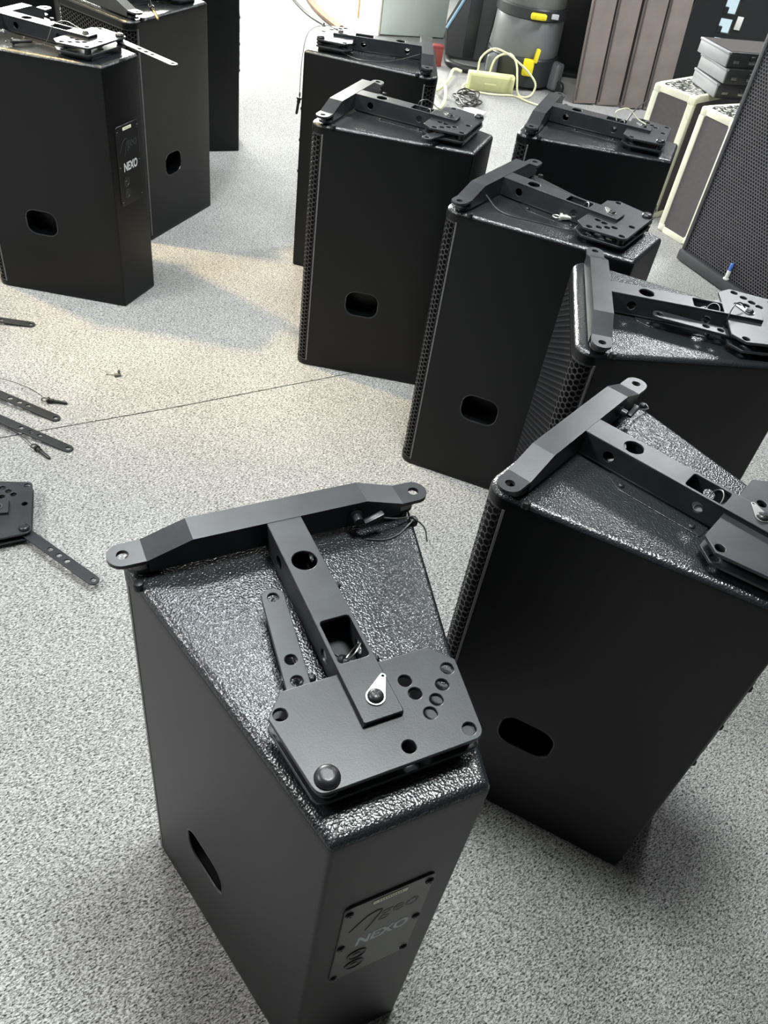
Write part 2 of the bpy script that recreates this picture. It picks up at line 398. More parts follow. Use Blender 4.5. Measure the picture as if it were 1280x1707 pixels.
for z0, z1 in ((0.0165, 0.0205), (H-0.0265, H-0.0225)):
    for i in range(40):
        ua, ub = GL[-1]*i/40, GL[-1]*(i+1)/40
        vs = [bm.verts.new(gpoint(u, z, 0)) for u, z in ((ua, z0), (ub, z0), (ub, z1), (ua, z1))]; bm.faces.new(vs)
me = bpy.data.meshes.new('grille'); bm.to_mesh(me); bm.free(); me.materials.append(MATS['grille_steel']); ME['grille'] = me
def trim_mesh(u0, u1):
    bm = bmesh.new(); box(bm, 0, 0.001, 0, 0.001, 0, 0.001)
    for v in bm.verts:
        u = u0 if v.co.x < 0.0005 else u1; z = 0.0165 if v.co.z < 0.0005 else H-0.0225; dd = -0.0012 if v.co.y < 0.0005 else 0.006
        v.co = gpoint(u, z, dd)
    bmesh.ops.bevel(bm, geom=list(bm.edges), offset=0.0006, segments=1, affect='EDGES')
    return mesh_from(bm, 'grille_trim', 'trim_highlight')
ME['trim-'] = trim_mesh(0.0, 0.0042); ME['trim+'] = trim_mesh(GL[-1]-0.0042, GL[-1])
# hand hold rim
def rim_mesh(sx):
    bm = bmesh.new(); pts = []
    for s, z in rrect(0.1375, 0.2285, 0.1895, 0.2625, 0.027, 6):
        px, py = WF-math.sin(TH)*s, math.cos(TH)*s
        pts.append((sx*(px-math.cos(TH)*0.0012), py-math.sin(TH)*0.0012, z))
    tube(bm, pts, 0.0020, 6, True); return mesh_from(bm, 'hand_hold_rim', 'grille_steel', True)
ME['rim+'] = rim_mesh(1); ME['rim-'] = rim_mesh(-1)
# rear connector panel. B maps (right, up, out) seen from behind to local
BK = Matrix(((-1, 0, 0, 0), (0, 0, 1, D), (0, 1, 0, 0), (0, 0, 0, 1)))
ME['panel'] = plate('rear_panel', 'panel_black', [rrect(-0.051, 0.051, 0.304, 0.521, 0.008)], -0.002, 0.0022, 0.001, BK)
ME['p_label'] = plate('label', 'label_cream', [rrect(-0.020, 0.019, 0.5065, 0.5145, 0.0006, 1)], 0.0023, 0.0027, 0.0001, BK)
ME['p_print'] = text('label_print', 'ink', 'IIIIIIIIII', 0.026, 0.003, BK @ Matrix.Translation((0, 0.5105, 0.0028)), 0.00005)
ME['p_nexo'] = text('logo', 'logo_grey', 'NEXO', 0.064, 0.024, BK @ Matrix.Translation((0.004, 0.409, 0.0023)), 0.0001, 0.0012, 0.10)
ME['p_geo'] = text('logo', 'logo_dim', 'geo', 0.046, 0.026, BK @ Matrix.Translation((0.016, 0.462, 0.0023)), 0.0001, 0.0, 0.1)
bm = bmesh.new(); tube(bm, [BK @ Vector(p) for p in spline([(-0.040, 0.452, 0.0022), (-0.022, 0.478, 0.0022), (-0.006, 0.482, 0.0022), (-0.012, 0.458, 0.0022), (-0.020, 0.438, 0.0022)])], 0.0008, 5)
ME['p_swoosh'] = mesh_from(bm, 'logo', 'logo_dim', True)
bm = bmesh.new(); lathe(bm, [(0.0052, 0.0018), (0.0052, 0.0030), (0.0036, 0.0046), (0.0014, 0.0046), (0.0012, 0.0036)], 14); ME['p_screw'] = mesh_from(bm, 'screw', 'dark_bolt', True)
bm = bmesh.new(); lathe(bm, [(0.0125, 0.0018), (0.0125, 0.0030), (0.0118, 0.0034), (0.0105, 0.0034), (0.0100, 0.0024), (0.0050, 0.0024), (0.0045, 0.0032), (0.001, 0.0032)], 20); ME['p_socket'] = mesh_from(bm, 'socket', 'rack_black', True)
# rigging hardware. local heights measured from the cabinet top
BW = 0.017; YC = 0.0365
def ear(bm, sx, z0, z1, hole=0.0065, xin=0.150, xc=0.172, r=0.0165):
    k = [math.atan2(r, -(xc-xin))]; an = []
    for i in range(24):
        an.append(2*PI*i/24)
    ca = math.atan2(r, -(xc-xin)); an = sorted(set([a for a in an if abs(a-ca) > 0.1 and abs(a-(2*PI-ca)) > 0.1]+[ca, 2*PI-ca]))
    top_o = []; top_i = []; bot_o = []; bot_i = []
    for a in an:
        c, s = math.cos(a), math.sin(a)
        if c >= 0: q = r
        else: q = min(r/abs(s) if abs(s) > 1e-6 else 9, (xc-xin)/abs(c))
        for L, rad, z in ((top_o, q, z1), (top_i, hole, z1), (bot_o, q, z0), (bot_i, hole, z0)):
            L.append(bm.verts.new((sx*(xc+rad*c), YC+rad*s, z)))
    n = len(an)
    for i in range(n):
        j = (i+1) % n
        bm.faces.new((top_o[i], top_o[j], top_i[j], top_i[i])); bm.faces.new((bot_o[i], bot_i[i], bot_i[j], bot_o[j]))
        bm.faces.new((top_o[i], bot_o[i], bot_o[j], top_o[j])); bm.faces.new((top_i[i], top_i[j], bot_i[j], bot_i[i]))
bm = bmesh.new()
for sx in (-1, 1): ear(bm, sx, 0.0185, 0.0235)
# bent top sheet: flat middle, slopes down to the ears
T = 0.005
prof = [(-0.1505, 0.0235), (-0.101, 0.041), (0.101, 0.041), (0.1505, 0.0235)]
for (xa, za), (xb, zb) in zip(prof, prof[1:]):
    vs = [bm.verts.new((x, y, z)) for x, z in ((xa, za), (xb, zb), (xb, zb-T), (xa, za-T)) for y in (YC-BW, YC+BW)]
    for f in ((0, 1, 3, 2), (2, 3, 5, 4), (4, 5, 7, 6), (6, 7, 1, 0), (0, 2, 4, 6), (1, 7, 5, 3)): bm.faces.new([vs[i] for i in f])
# webs below the sheet on both long sides, pointed towards the ears
for y0, y1 in ((YC-BW, YC-BW+0.004), (YC+BW-0.004, YC+BW)):
    lo = [(-0.148, 0.006), (0.148, 0.006), (0.148, 0.0205), (0.101, 0.037), (-0.101, 0.037), (-0.148, 0.0205)]
    A = [bm.verts.new((x, y0, z)) for x, z in lo]; B = [bm.verts.new((x, y1, z)) for x, z in lo]
    bm.faces.new(A); bm.faces.new(B[::-1])
    for i in range(6): bm.faces.new((A[i], B[i], B[(i+1) % 6], A[(i+1) % 6]))
ME['crossbar'] = mesh_from(bm, 'crossbar', 'bracket_steel')
bm = bmesh.new()
for sx in (-1, 1): ear(bm, sx, 0.0045, 0.0095, 0.0060, 0.10, 0.157, 0.0145)
box(bm, -0.101, 0.101, YC-0.0155, YC+0.0155, 0.0045, 0.0095)
ME['lower_bar'] = mesh_from(bm, 'lower_bar', 'bracket_steel')
bm = bmesh.new(); lathe(bm, [(0.011, 0.0), (0.011, 0.0045)], 16); ME['foot_pad'] = mesh_from(bm, 'foot_pad', 'dark_bolt', True)
# stem: box section with round hole and window on top, two round holes in each side
SW = 0.020
st = plate('stem_top', 'bracket_steel', [rrect(-SW, SW, 0.050, 0.319, 0.0015, 1), circ(0, 0.117, 0.0135, 24), rrect(-0.0158, 0.0158, 0.199, 0.252, 0.004)], 0.0365, 0.0405, 0.0008)
sides = []
for sx in (-1, 1):
    M = Matrix(((0, 0, 1, sx*(SW-0.0017)), (1, 0, 0, 0), (0, 1, 0, 0), (0, 0, 0, 1)))
    sides.append(plate('stem_side', 'bracket_steel', [[(0.0535, 0.003), (0.262, 0.003), (0.262, 0.0335), (0.319, 0.0335), (0.319, 0.039), (0.0535, 0.039)], circ(0.095, 0.021, 0.0080, 16), circ(0.226, 0.021, 0.0080, 16)], -0.0016, 0.0016, 0.0004, M))
sb = plate('stem_bottom', 'bracket_steel', [[(-SW, 0.054), (SW, 0.054), (SW, 0.262), (-SW, 0.262)]], 0.0025, 0.0055, 0.0004)
ME['stem'] = join_meshes('stem', [st]+sides+[sb])
# octagonal plates
OCT = [(-0.0770, 0.2575), (0.0770, 0.2575), (0.0960, 0.2800), (0.0815, 0.3650), (-0.0815, 0.3650), (-0.0960, 0.2800)]
octl = roundpoly(OCT[::1], [0.002, 0.002, 0.004, 0.013, 0.013, 0.004], 5)
HR = 0.0066
vh = [(-0.038, 0.286), (-0.041, 0.302), (-0.070, 0.302), (-0.057, 0.315), (-0.045, 0.326)]
holes = [(0.0845, 0.2805), (-0.0835, 0.287), (-0.0715, 0.353), (-0.011, 0.350)]
ME['upper_plate'] = plate('upper_plate', 'bracket_steel', [octl]+[circ(x, y, HR, 18) for x, y in vh+holes], 0.0285, 0.0335, 0.0008)
ME['lower_plate'] = plate('lower_plate', 'bracket_steel', [octl]+[circ(x, y, HR, 12) for x, y in holes], 0.0120, 0.0165, 0.0006)
for k_ in ('upper_plate', 'lower_plate'):
    mm = ME[k_].copy(); mm.transform(Matrix.Diagonal((-1, 1, 1, 1))); mm.flip_normals(); ME[k_+'_mirror'] = mm
ME['base_block'] = plate('base_block', 'dark_bolt', [roundpoly([(-0.062, 0.263), (0.062, 0.263), (0.078, 0.285), (0.067, 0.358), (-0.067, 0.358), (-0.078, 0.285)], 0.006)], 0.0, 0.0125, 0.001)
bm = bmesh.new(); lathe(bm, [(0.0085, 0.0160), (0.0085, 0.0290)], 14); ME['spacer'] = mesh_from(bm, 'spacer', 'dark_bolt', True)
# button head bolt with hex socket
bm = bmesh.new(); lathe(bm, [(0.0115, 0.0), (0.0117, 0.0012), (0.0108, 0.0040), (0.0085, 0.0062), (0.0056, 0.0070)], 22)
v = lathe(bm, [(0.0050, 0.0071), (0.0042, 0.0030)], 6); ME['bolt'] = mesh_from(bm, 'bolt', 'dark_bolt', True)
bm = bmesh.new(); lathe(bm, [(0.0052, 0.0), (0.0050, 0.0014), (0.0036, 0.0030), (0.0014, 0.0034)], 14)
box(bm, -0.0032, 0.0032, -0.0006, 0.0006, 0.0030, 0.0036); box(bm, -0.0006, 0.0006, -0.0032, 0.0032, 0.0030, 0.0036)
ME['screw_zinc'] = mesh_from(bm, 'screw', 'dark_bolt', True)
bm = bmesh.new(); lathe(bm, [(0.0078, 0.0), (0.0076, 0.0018), (0.0055, 0.0038), (0.002, 0.0044)], 16)
box(bm, -0.0045, 0.0045, -0.0008, 0.0008, 0.0034, 0.0046); box(bm, -0.0008, 0.0008, -0.0045, 0.0045, 0.0034, 0.0046)
ME['stem_screw'] = mesh_from(bm, 'screw', 'dark_bolt', True)
# teardrop lug under the stem screw
lug = [(0.0095*math.cos(a), 0.0095*math.sin(a)) for a in [PI*(0.86+1.28*i/14) for i in range(15)]] + [(0.0032*math.cos(a), 0.024+0.0032*math.sin(a)) for a in [PI*(0.02+0.96*i/6) for i in range(7)]]
ME['lug'] = plate('lug', 'zinc', [lug, circ(0, 0.024, 0.0014, 10)], 0.0, 0.0014, 0.0002)
# link arm: pivot at origin, tip along +y
AL = 0.212; AW = 0.0122
arm_out = [(AW*math.cos(a), AL+AW*math.sin(a)) for a in [PI*i/10 for i in range(11)]] + [(AW*math.cos(a), AW*math.sin(a)) for a in [PI+PI*i/10 for i in range(11)]]
ME['arm'] = plate('link_arm', 'bracket_steel', [arm_out]+[circ(0, AL-d, r, 16) for d, r in ((0, 0.0058), (0.080, 0.0062), (0.105, 0.0062), (0.132, 0.0062))], 0.0, 0.0045, 0.0007)
# thin cover plate let into the cabinet top below the stem
ME['cover'] = plate('cover_plate', 'top_paint', [roundpoly([(-0.030, 0.108), (0.030, 0.108), (0.044, 0.130), (0.044, 0.250), (-0.044, 0.250), (-0.044, 0.130)], 0.004)], -0.001, 0.0014, 0.0005)
# corner bolt on the edge of the cabinet
bm = bmesh.new(); lathe(bm, [(0.0062, -0.004), (0.0062, 0.003), (0.0050, 0.0048), (0.002, 0.0055)], 14); ME['corner_bolt'] = mesh_from(bm, 'corner_bolt', 'dark_bolt', True)
# lock pin along +x: shaft, collar, head ring
def pin_mesh(mat_shaft):
    bm = bmesh.new(); M = axisM((0, 0, 0), (1, 0, 0))
    lathe(bm, [(0.0078, 0.0), (0.0082, 0.002), (0.0082, 0.005), (0.0056, 0.0055), (0.0056, 0.016), (0.0042, 0.0165), (0.0042, 0.046), (0.0030, 0.050)], 14, M)
    n0 = len(bm.faces)
    tube(bm, [(-0.007+0.0075*math.cos(a), 0.0075*math.sin(a), 0) for a in [2*PI*i/14 for i in range(14)]], 0.0014, 6, True)
    me = mesh_from(bm, 'lock_pin', ['dark_bolt', mat_shaft], True)
    for p in me.polygons:
        if p.center.x > 0.0163: p.material_index = 1
    return me
ME['pin'] = pin_mesh('dark_bolt'); ME['pin_zinc'] = pin_mesh('bright_zinc'); ME['pin_zinc'].materials[0] = MATS['bright_zinc']; ME['pin_brass'] = pin_mesh('brass')
bm = bmesh.new(); tube(bm, [(0.0125*math.cos(a), 0.0125*math.sin(a), 0) for a in [2*PI*i/22 for i in range(22)]], 0.0009, 6, True); ME['ring'] = mesh_from(bm, 'split_ring', 'zinc', True)
bm = bmesh.new(); lathe(bm, [(0.0085, 0), (0.0090, 0.002), (0.0062, 0.0035), (0.0060, 0.012), (0.003, 0.013)], 14); ME['knob'] = mesh_from(bm, 'pin_head', 'dark_bolt', True)

def rig(parent, base, z0, arm_side=1, arm_ang=None, unit=False):
    """rigging hardware on a parent whose local frame is the loudspeaker's; z0 is the height it stands on"""
    o = lambda n, k, p=parent, loc=(0, 0, z0), rot=(0, 0, 0): obj(n, ME[k], p, loc, rot)
    xb = o('crossbar', 'crossbar'); o('lower_bar', 'lower_bar')
    for sx in (-1, 1): o('foot_pad', 'foot_pad', loc=(sx*0.145, YC, z0))
    s = o('stem', 'stem')
    mk = '' if arm_side > 0 else '_mirror'
    up_ = o('upper_plate', 'upper_plate'+mk); lw = o('lower_plate', 'lower_plate'+mk); o('base_block', 'base_block')
    for sx, sy in ((-0.068, 0.352), (-0.063, 0.287), (0.063, 0.287), (0.068, 0.352)): o('spacer', 'spacer', loc=(sx, sy, z0))
    sp_ = arm_side
    obj('bolt', ME['bolt'], up_, (sp_*0.068, 0.352, 0.0336), (0, 0, 0.3))
    lu = obj('lug', ME['lug'], s, (-0.001, 0.297, 0.0406), (0, 0, PI-0.71)); obj('screw', ME['stem_screw'], s, (-0.001, 0.297, 0.0418), (0, 0, 0.3))
    if arm_ang is None: return None
    a = obj('link_arm', ME['arm'], parent, (sp_*0.068, 0.352, z0+0.0195), (0, 0, arm_ang))
    return a
SPEAKERS = {}
def speaker(key, pose, label, arm_side=1, arm_ang=PI-0.12, group='black trapezoid loudspeakers standing on end'):
    x, y, a = pose
    t = thing('loudspeaker', label, 'loudspeaker', (x, y, 0), a, group)
    obj('cabinet', ME['cabinet'], t); g_ = obj('grille', ME['grille'], t); obj('grille_trim', ME['trim-'], g_); obj('grille_trim', ME['trim+'], g_); obj('hand_hold_rim', ME['rim+'], t); obj('hand_hold_rim', ME['rim-'], t)
    p = obj('rear_panel', ME['panel'], t)
    obj('label', ME['p_label'], p); obj('label_print', ME['p_print'], p)
    obj('logo', ME['p_nexo'], p); obj('logo', ME['p_geo'], p); obj('logo', ME['p_swoosh'], p)
    for sx in (-0.0455, 0.0455):
        for z in (0.3125, 0.410, 0.5045):
            obj('screw', ME['p_screw'], p, (sx, D, z), (-PI/2, 0, 0))
    for z in (0.368, 0.336): obj('socket', ME['p_socket'], p, (0.022, D, z), (-PI/2, 0, 0))
    c = obj('cover_plate', ME['cover'], t, (0, 0, H))
    for sx in (-1, 1):
        for yy in (0.130, 0.233): obj('screw', ME['screw_zinc'], c, (sx*0.0345, yy, 0.0013), (0, 0, random.random()*3))
        obj('corner_bolt', ME['corner_bolt'], t, (sx*0.163, 0.062, H-0.001))
    rig(t, None, H, arm_side, arm_ang)
    SPEAKERS[key] = t
    return t
def pin(parent, z0, p, d, kind='pin', lanyard=None, name='lock_pin'):
    q = Vector(d).normalized().to_track_quat('X', 'Z').to_euler()
    o = obj(name, ME[kind], parent, (p[0], p[1], z0+p[2]), q)
    if lanyard:
        w = obj('lanyard', tubem('lanyard', 'wire', [(a[0], a[1], z0+a[2]) for a in lanyard], 0.0011, 5), parent)
    return o

A = speaker('A', (-0.135093, 0.681507, -2.588785), 'nearest loudspeaker at bottom centre, its rear panel and bracket facing the camera', 1, PI-0.12)
B = speaker('B', (0.215336, 0.950904, -2.162988), 'loudspeaker right behind the nearest one, rear cut off by the right picture edge', 1, -0.1)
C = speaker('C', (0.268740, 1.353074, -1.610496), 'loudspeaker at right edge with its whole ribbed front grille turned left', 1, PI-0.15)
Dk = speaker('D', (0.089945, 1.820603, -2.060468), 'loudspeaker in the middle of the diagonal row, silver pin lying beside its plate', -1, PI+0.12)
E_ = speaker('E', (-0.295949, 2.196545, -1.838540), 'loudspeaker at centre standing on the carpet seam, hand hold low in its side', -1, -1.876)
F_ = speaker('F', (-0.079119, 2.744070, 1.669783), 'loudspeaker turned round, crossbar on the right, a pin hanging at its left end', -1, -2.6)
G_ = speaker('G', (0.206217, 2.383235, -1.826985), 'loudspeaker at the back right beside the flight cases, only its upper part showing', 1, None)
H_ = speaker('H', (-1.259281, 2.341120, -1.827506), 'loudspeaker at left edge with link arm swung out over its rear panel side', -1, -0.32)
I_ = speaker('I', (-1.128083, 2.677065, -0.543312), 'loudspeaker behind the left one with its grille towards it and brass-tipped pin on top', 1, PI-0.12)
J_ = speaker('J', (-1.2988, 3.5316, -1.30), 'tall dark loudspeaker side at the top, right of the brass-tipped one, top out of picture', 1, PI-0.12)
K_ = speaker('K', (-1.80, 3.04, -1.40848), 'loudspeaker in the top left corner, only a dark patch of its side showing', 1, PI-0.12)

# ------------------------------------------------------------------ pins, rings and lanyards on the loudspeakers
def rings(t, y=0.238):
    r = obj('split_ring', ME['ring'], t, (-0.004, y, H+0.030), (1.1, 0.4, 0.5)); obj('lock_pin', ME['pin'], t, (0.006, y-0.005, H+0.014), (0.2, -0.25, 2.4))
for t in (A, B, C, Dk, E_, G_): rings(t)
# A: pin through the crossbar web and its wire over the edge
obj('pin_head', ME['knob'], A, (-0.088, 0.0535, H+0.022), (-PI/2, 0, 0))
bm = bmesh.new(); box(bm, -0.013, 0.013, -0.004, 0.004, -0.003, 0.003, 0.0015); ME['clip'] = mesh_from(bm, 'clip', 'dark_bolt', True)
obj('clip', ME['clip'], A, (-0.106, 0.066, H+0.024), (0, 0.25, 0.1))
obj('lanyard', tubem('lanyard', 'wire', [(-0.118, 0.067, H+0.022), (-0.140, 0.064, H+0.012), (-0.160, 0.061, H+0.0065), (-0.163, 0.066, H+0.006), (-0.172, 0.076, H-0.002), (-0.1705, 0.090, H-0.012)], 0.0010, 5), A)
obj('lanyard', tubem('lanyard', 'wire', [(-0.095, 0.075, H+0.0015), (-0.115, 0.082, H+0.001), (-0.135, 0.079, H+0.001), (-0.152, 0.070, H+0.002), (-0.163, 0.064, H+0.005)], 0.0010, 5), A)
# B: the same pin and a wire to the far corner bolt
obj('pin_head', ME['knob'], B, (-0.088, 0.0535, H+0.022), (-PI/2, 0, 0))
obj('clip', ME['clip'], B, (-0.110, 0.066, H+0.018), (0, 0.2, 0.05))
obj('lanyard', tubem('lanyard', 'wire', [(-0.122, 0.067, H+0.016), (-0.140, 0.068, H+0.008), (-0.158, 0.072, H+0.004), (-0.163, 0.064, H+0.006)], 0.0011, 5), B)
# C: wire curling from the window over the plate
obj('lanyard', tubem('lanyard', 'wire', [(0.024, 0.262, H+0.018), (0.030, 0.256, H+0.040), (0.018, 0.262, H+0.058), (0.002, 0.276, H+0.056), (-0.003, 0.288, H+0.046)], 0.0012, 6), C)
# D: wire from the crossbar to a bright pin lying beside the stem
pin(Dk, H, (0.030, 0.202, 0.008), (-0.55, 0.83, 0.02), 'pin_zinc', [(0.095, 0.056, 0.022), (0.098, 0.090, 0.004), (0.096, 0.130, 0.0015), (0.075, 0.190, 0.0015), (0.060, 0.240, 0.0015), (0.045, 0.250, 0.010), (0.022, 0.246, 0.010)])
# E: lug of the stowed arm shows below the plate; small ring over the window
obj('lanyard', tubem('lanyard', 'wire', [(0.012, 0.225, H+0.036), (0.014, 0.218, H+0.056), (0.004, 0.235, H+0.064), (-0.004, 0.262, H+0.050), (-0.002, 0.285, H+0.044)], 0.0010, 5), E_)
# F: pin on the cabinet top, wire to the crossbar, second pin hanging off the rear end
pin(F_, H, (-0.060, 0.300, 0.008), (-0.35, -0.93, 0.0), 'pin', [(-0.058, 0.305, 0.008), (-0.105, 0.240, 0.002), (-0.095, 0.170, 0.002), (-0.070, 0.110, 0.010), (-0.050, 0.056, 0.026)])
obj('lock_pin', ME['pin'], F_, (-0.020, D+0.012, H-0.150), Vector((-0.03, 0.12, -0.97)).to_track_quat('X', 'Z').to_euler())
obj('lanyard', tubem('lanyard', 'wire', [(0.000, 0.300, H+0.042), (0.000, 0.345, H+0.052), (-0.006, 0.392, H+0.030), (-0.014, D+0.010, H-0.040), (-0.020, D+0.012, H-0.140)], 0.0011, 5), F_)
# G: ring and wire on the plate
obj('lanyard', tubem('lanyard', 'cable_cream', [(0.004, 0.225, H+0.040), (0.010, 0.218, H+0.062), (-0.004, 0.245, H+0.072), (-0.012, 0.275, H+0.052), (-0.006, 0.300, H+0.046)], 0.0012, 5), G_)
# H: pin with ring lying on the cabinet top, wire to the plate
pin(H_, H, (0.105, 0.150, 0.009), (-0.80, 0.60, 0.0), 'pin', [(0.064, 0.188, 0.004), (0.055, 0.215, 0.012), (0.030, 0.225, 0.050), (0.006, 0.245, 0.058), (-0.002, 0.275, 0.048), (-0.001, 0.296, 0.046)])
# I: brass tipped pin leaning out over the edge near the crossbar
pin(I_, H, (0.142, 0.118, 0.020), (0.70, -0.25, -0.30), 'pin_brass', [(0.142, 0.118, 0.022), (0.120, 0.122, 0.055), (0.095, 0.100, 0.060), (0.080, 0.056, 0.030)])

# ------------------------------------------------------------------ rigging brackets and pins on the carpet
u1 = thing('rigging_bracket', 'black rigging bracket lying on carpet at left edge, arm swung out towards nearest loudspeaker', 'bracket', (-1.109, 1.094, 0), math.radians(-67.55))
rig(u1, None, 0.0, 1, math.radians(39.9-90))
def link_bar(label, tip, ang, rise, grp='loose link bars on the carpet'):
    c, s_ = math.cos(ang), math.sin(ang); L = AL
    t = thing('link_bar', label, 'link bar', (tip[0]-L*c, tip[1]-L*s_, 0), ang, grp)
    bar = obj('bar', ME['arm'], t, (0, 0, rise), (0, 0, -PI/2)); bar.rotation_euler = (-math.asin((rise-0.001)/L), 0, -PI/2)
    bm = bmesh.new(); lathe(bm, [(0.010, 0.0), (0.010, rise-0.002), (0.006, rise-0.001), (0.006, rise+0.006)], 6); obj('bolt', mesh_from(bm, 'bolt', 'dark_bolt'), t)
    return t
link_bar('dark link bar with four holes above the seam, upper of the two side by side', (-0.868, 1.580), math.radians(-12.7), 0.022)
link_bar('dark link bar with four holes lying across the carpet seam', (-0.792, 1.474), math.radians(-13.1), 0.022)
link_bar('short end of a dark link bar below the left loudspeaker', (-1.108, 1.975), math.radians(9.0), 0.016)
def loose_pin(label, p, d, wire):
    t = thing('lock_pin', label, 'lock pin', (p[0], p[1], 0), math.atan2(d[1], d[0]), 'lock pins on the carpet')
    obj('pin', ME['pin'], t, (0, 0, 0.0084), (0, 0.08, 0))
    inv = Matrix.Rotation(-math.atan2(d[1], d[0]), 3, 'Z')
    obj('lanyard', tubem('lanyard', 'wire', [inv @ (Vector(q)-Vector((p[0], p[1], 0))) for q in wire], 0.0011, 5), t)
loose_pin('black lock pin above the link bars, wire arching to the left edge', (-0.915, 1.640), (0.99, 0.12), [(-0.925, 1.638, 0.009), (-0.935, 1.648, 0.014), (-0.985, 1.668, 0.018), (-1.060, 1.690, 0.012), (-1.14, 1.70, 0.002)])
loose_pin('black lock pin in front of the link bars, below the carpet seam', (-0.862, 1.452), (0.87, -0.5), [(-0.872, 1.457, 0.009), (-0.890, 1.470, 0.010), (-0.915, 1.488, 0.006), (-0.960, 1.512, 0.002)])
bm = bmesh.new(); box(bm, -0.010, 0.008, -0.005, 0.005, 0.0, 0.008, 0.002); lathe(bm, [(0.003, 0.006), (0.004, 0.014), (0.002, 0.018)], 8, Matrix.Translation((0.004, 0.003, 0)))
tube(bm, [(-0.03, 0.012, 0.002), (-0.012, 0.004, 0.004), (0.0, 0, 0.004)], 0.001, 5)
dbr = obj('metal_clip', mesh_from(bm, 'metal_clip', 'debris_grey', True), None, (-0.789, 1.806, 0), (0, 0, 0.5)); tag(dbr, 'tiny grey metal clip alone on the carpet below the left loudspeaker', 'clip')

# ------------------------------------------------------------------ subwoofer, flight cases, stacked units at the right
sw = thing('subwoofer', 'tall dark subwoofer with fine mesh grille at the upper right edge', 'loudspeaker', (1.0, 3.25, 0), math.radians(-58))
SWX, SWD, SWH = 0.66, 0.55, 1.02
obj('body', boxm('body', 'sub_frame', 0, SWX, 0.012, SWD, 0.0, SWH, 0.006), sw)
for x in (0.0, SWX-0.016): obj('grille_frame', boxm('grille_frame', 'sub_frame', x, x+0.016, -0.004, 0.014, 0.012, SWH-0.006, 0.002), sw)
obj('bottom_rail', boxm('bottom_rail', 'sub_frame', 0, SWX, -0.016, 0.014, 0.004, 0.045, 0.004), sw)
obj('top_rail', boxm('top_rail', 'sub_frame', 0, SWX, -0.006, 0.014, SWH-0.03, SWH, 0.004), sw)
bm = bmesh.new(); hexgrille(bm, lambda u, v, d: Vector((u, d+0.002, v)), 0.016, SWX-0.016, 0.046, SWH-0.031, 0.0125, 0.76, 0.003)
me = bpy.data.meshes.new('mesh_grille'); bm.to_mesh(me); bm.free(); me.materials.append(MATS['sub_grille']); obj('mesh_grille', me, sw)
bp = thing('blue_plug', 'small white plug with a blue tip on the bottom rail of the subwoofer', 'plug', (1.134, 3.027, 0.0452), 0.3)
bm = bmesh.new(); lathe(bm, [(0.012, 0.0), (0.012, 0.004), (0.008, 0.006), (0.0075, 0.034), (0.006, 0.036)], 14); obj('plug_body', mesh_from(bm, 'plug_body', 'white_plastic', True), bp)
bm = bmesh.new(); lathe(bm, [(0.0065, 0.035), (0.0070, 0.040), (0.0068, 0.060), (0.004, 0.064)], 14); obj('tip', mesh_from(bm, 'tip', 'blue_plastic', True), bp)

def flight_case(label, loc, yaw, w, d, h):
    t = thing('flight_case', label, 'flight case', (*loc, 0), math.radians(yaw), 'flight cases with pale edging')
    e = 0.026
    obj('body', boxm('body', 'case_panel', 0.004, w-0.004, 0.004, d-0.004, 0.004, h-0.004), t)
    obj('lid_panel', boxm('lid_panel', 'case_lid', e*0.6, w-e*0.6, e*0.6, d-e*0.6, h-0.006, h), t)
    def edge(x0, x1, y0, y1, z0, z1): obj('edge', boxm('edge', 'case_edge', x0, x1, y0, y1, z0, z1, 0.003), t)
    for x in (0, w-e):
        edge(x, x+e, -0.001, 0.006, 0.03, h-0.03); edge(x, x+e, d-0.006, d+0.001, 0.03, h-0.03)
        edge(x if x == 0 else w-e*0.7, (e*0.7) if x == 0 else w, 0.03, d-0.03, h-0.006, h+0.001)
    for x0, x1 in ((-0.001, 0.006), (w-0.006, w+0.001)):
        for y in (0, d-e): edge(x0, x1, y, y+e, 0.03, h-0.03)
        edge(x0, x1, 0.03, d-0.03, h-e, h); edge(x0, x1, 0.03, d-0.03, 0.0, e)
    for y0, y1 in ((-0.001, 0.006), (d-0.006, d+0.001)): edge(0.03, w-0.03, y0, y1, h-e, h); edge(0.03, w-0.03, y0, y1, 0.0, e)
    for y in (0, d-e*0.7): edge(0.03, w-0.03, y, y+e*0.7, h-0.006, h+0.001)
    for x in (-0.002, w-0.034):
        for y in (-0.002, d-0.034):
            for z in (-0.0, h-0.034): obj('corner', boxm('corner', 'case_edge', x, x+0.036, y, y+0.036, z, z+0.0355, 0.010, seg=3), t)
    return t
flight_case('flight case with pale edges right beside the subwoofer grille', (0.945, 3.515), -53, 0.178, 0.42, 0.50)
flight_case('flight case with pale edges further back, in front of the brown boards', (0.79, 3.745), -42, 0.195, 0.42, 0.50)
ux = [('topmost', 0.0, 0.004), ('middle', 0.012, 0.0), ('lowest', 0.0, 0.01)]
zz = 0.5015
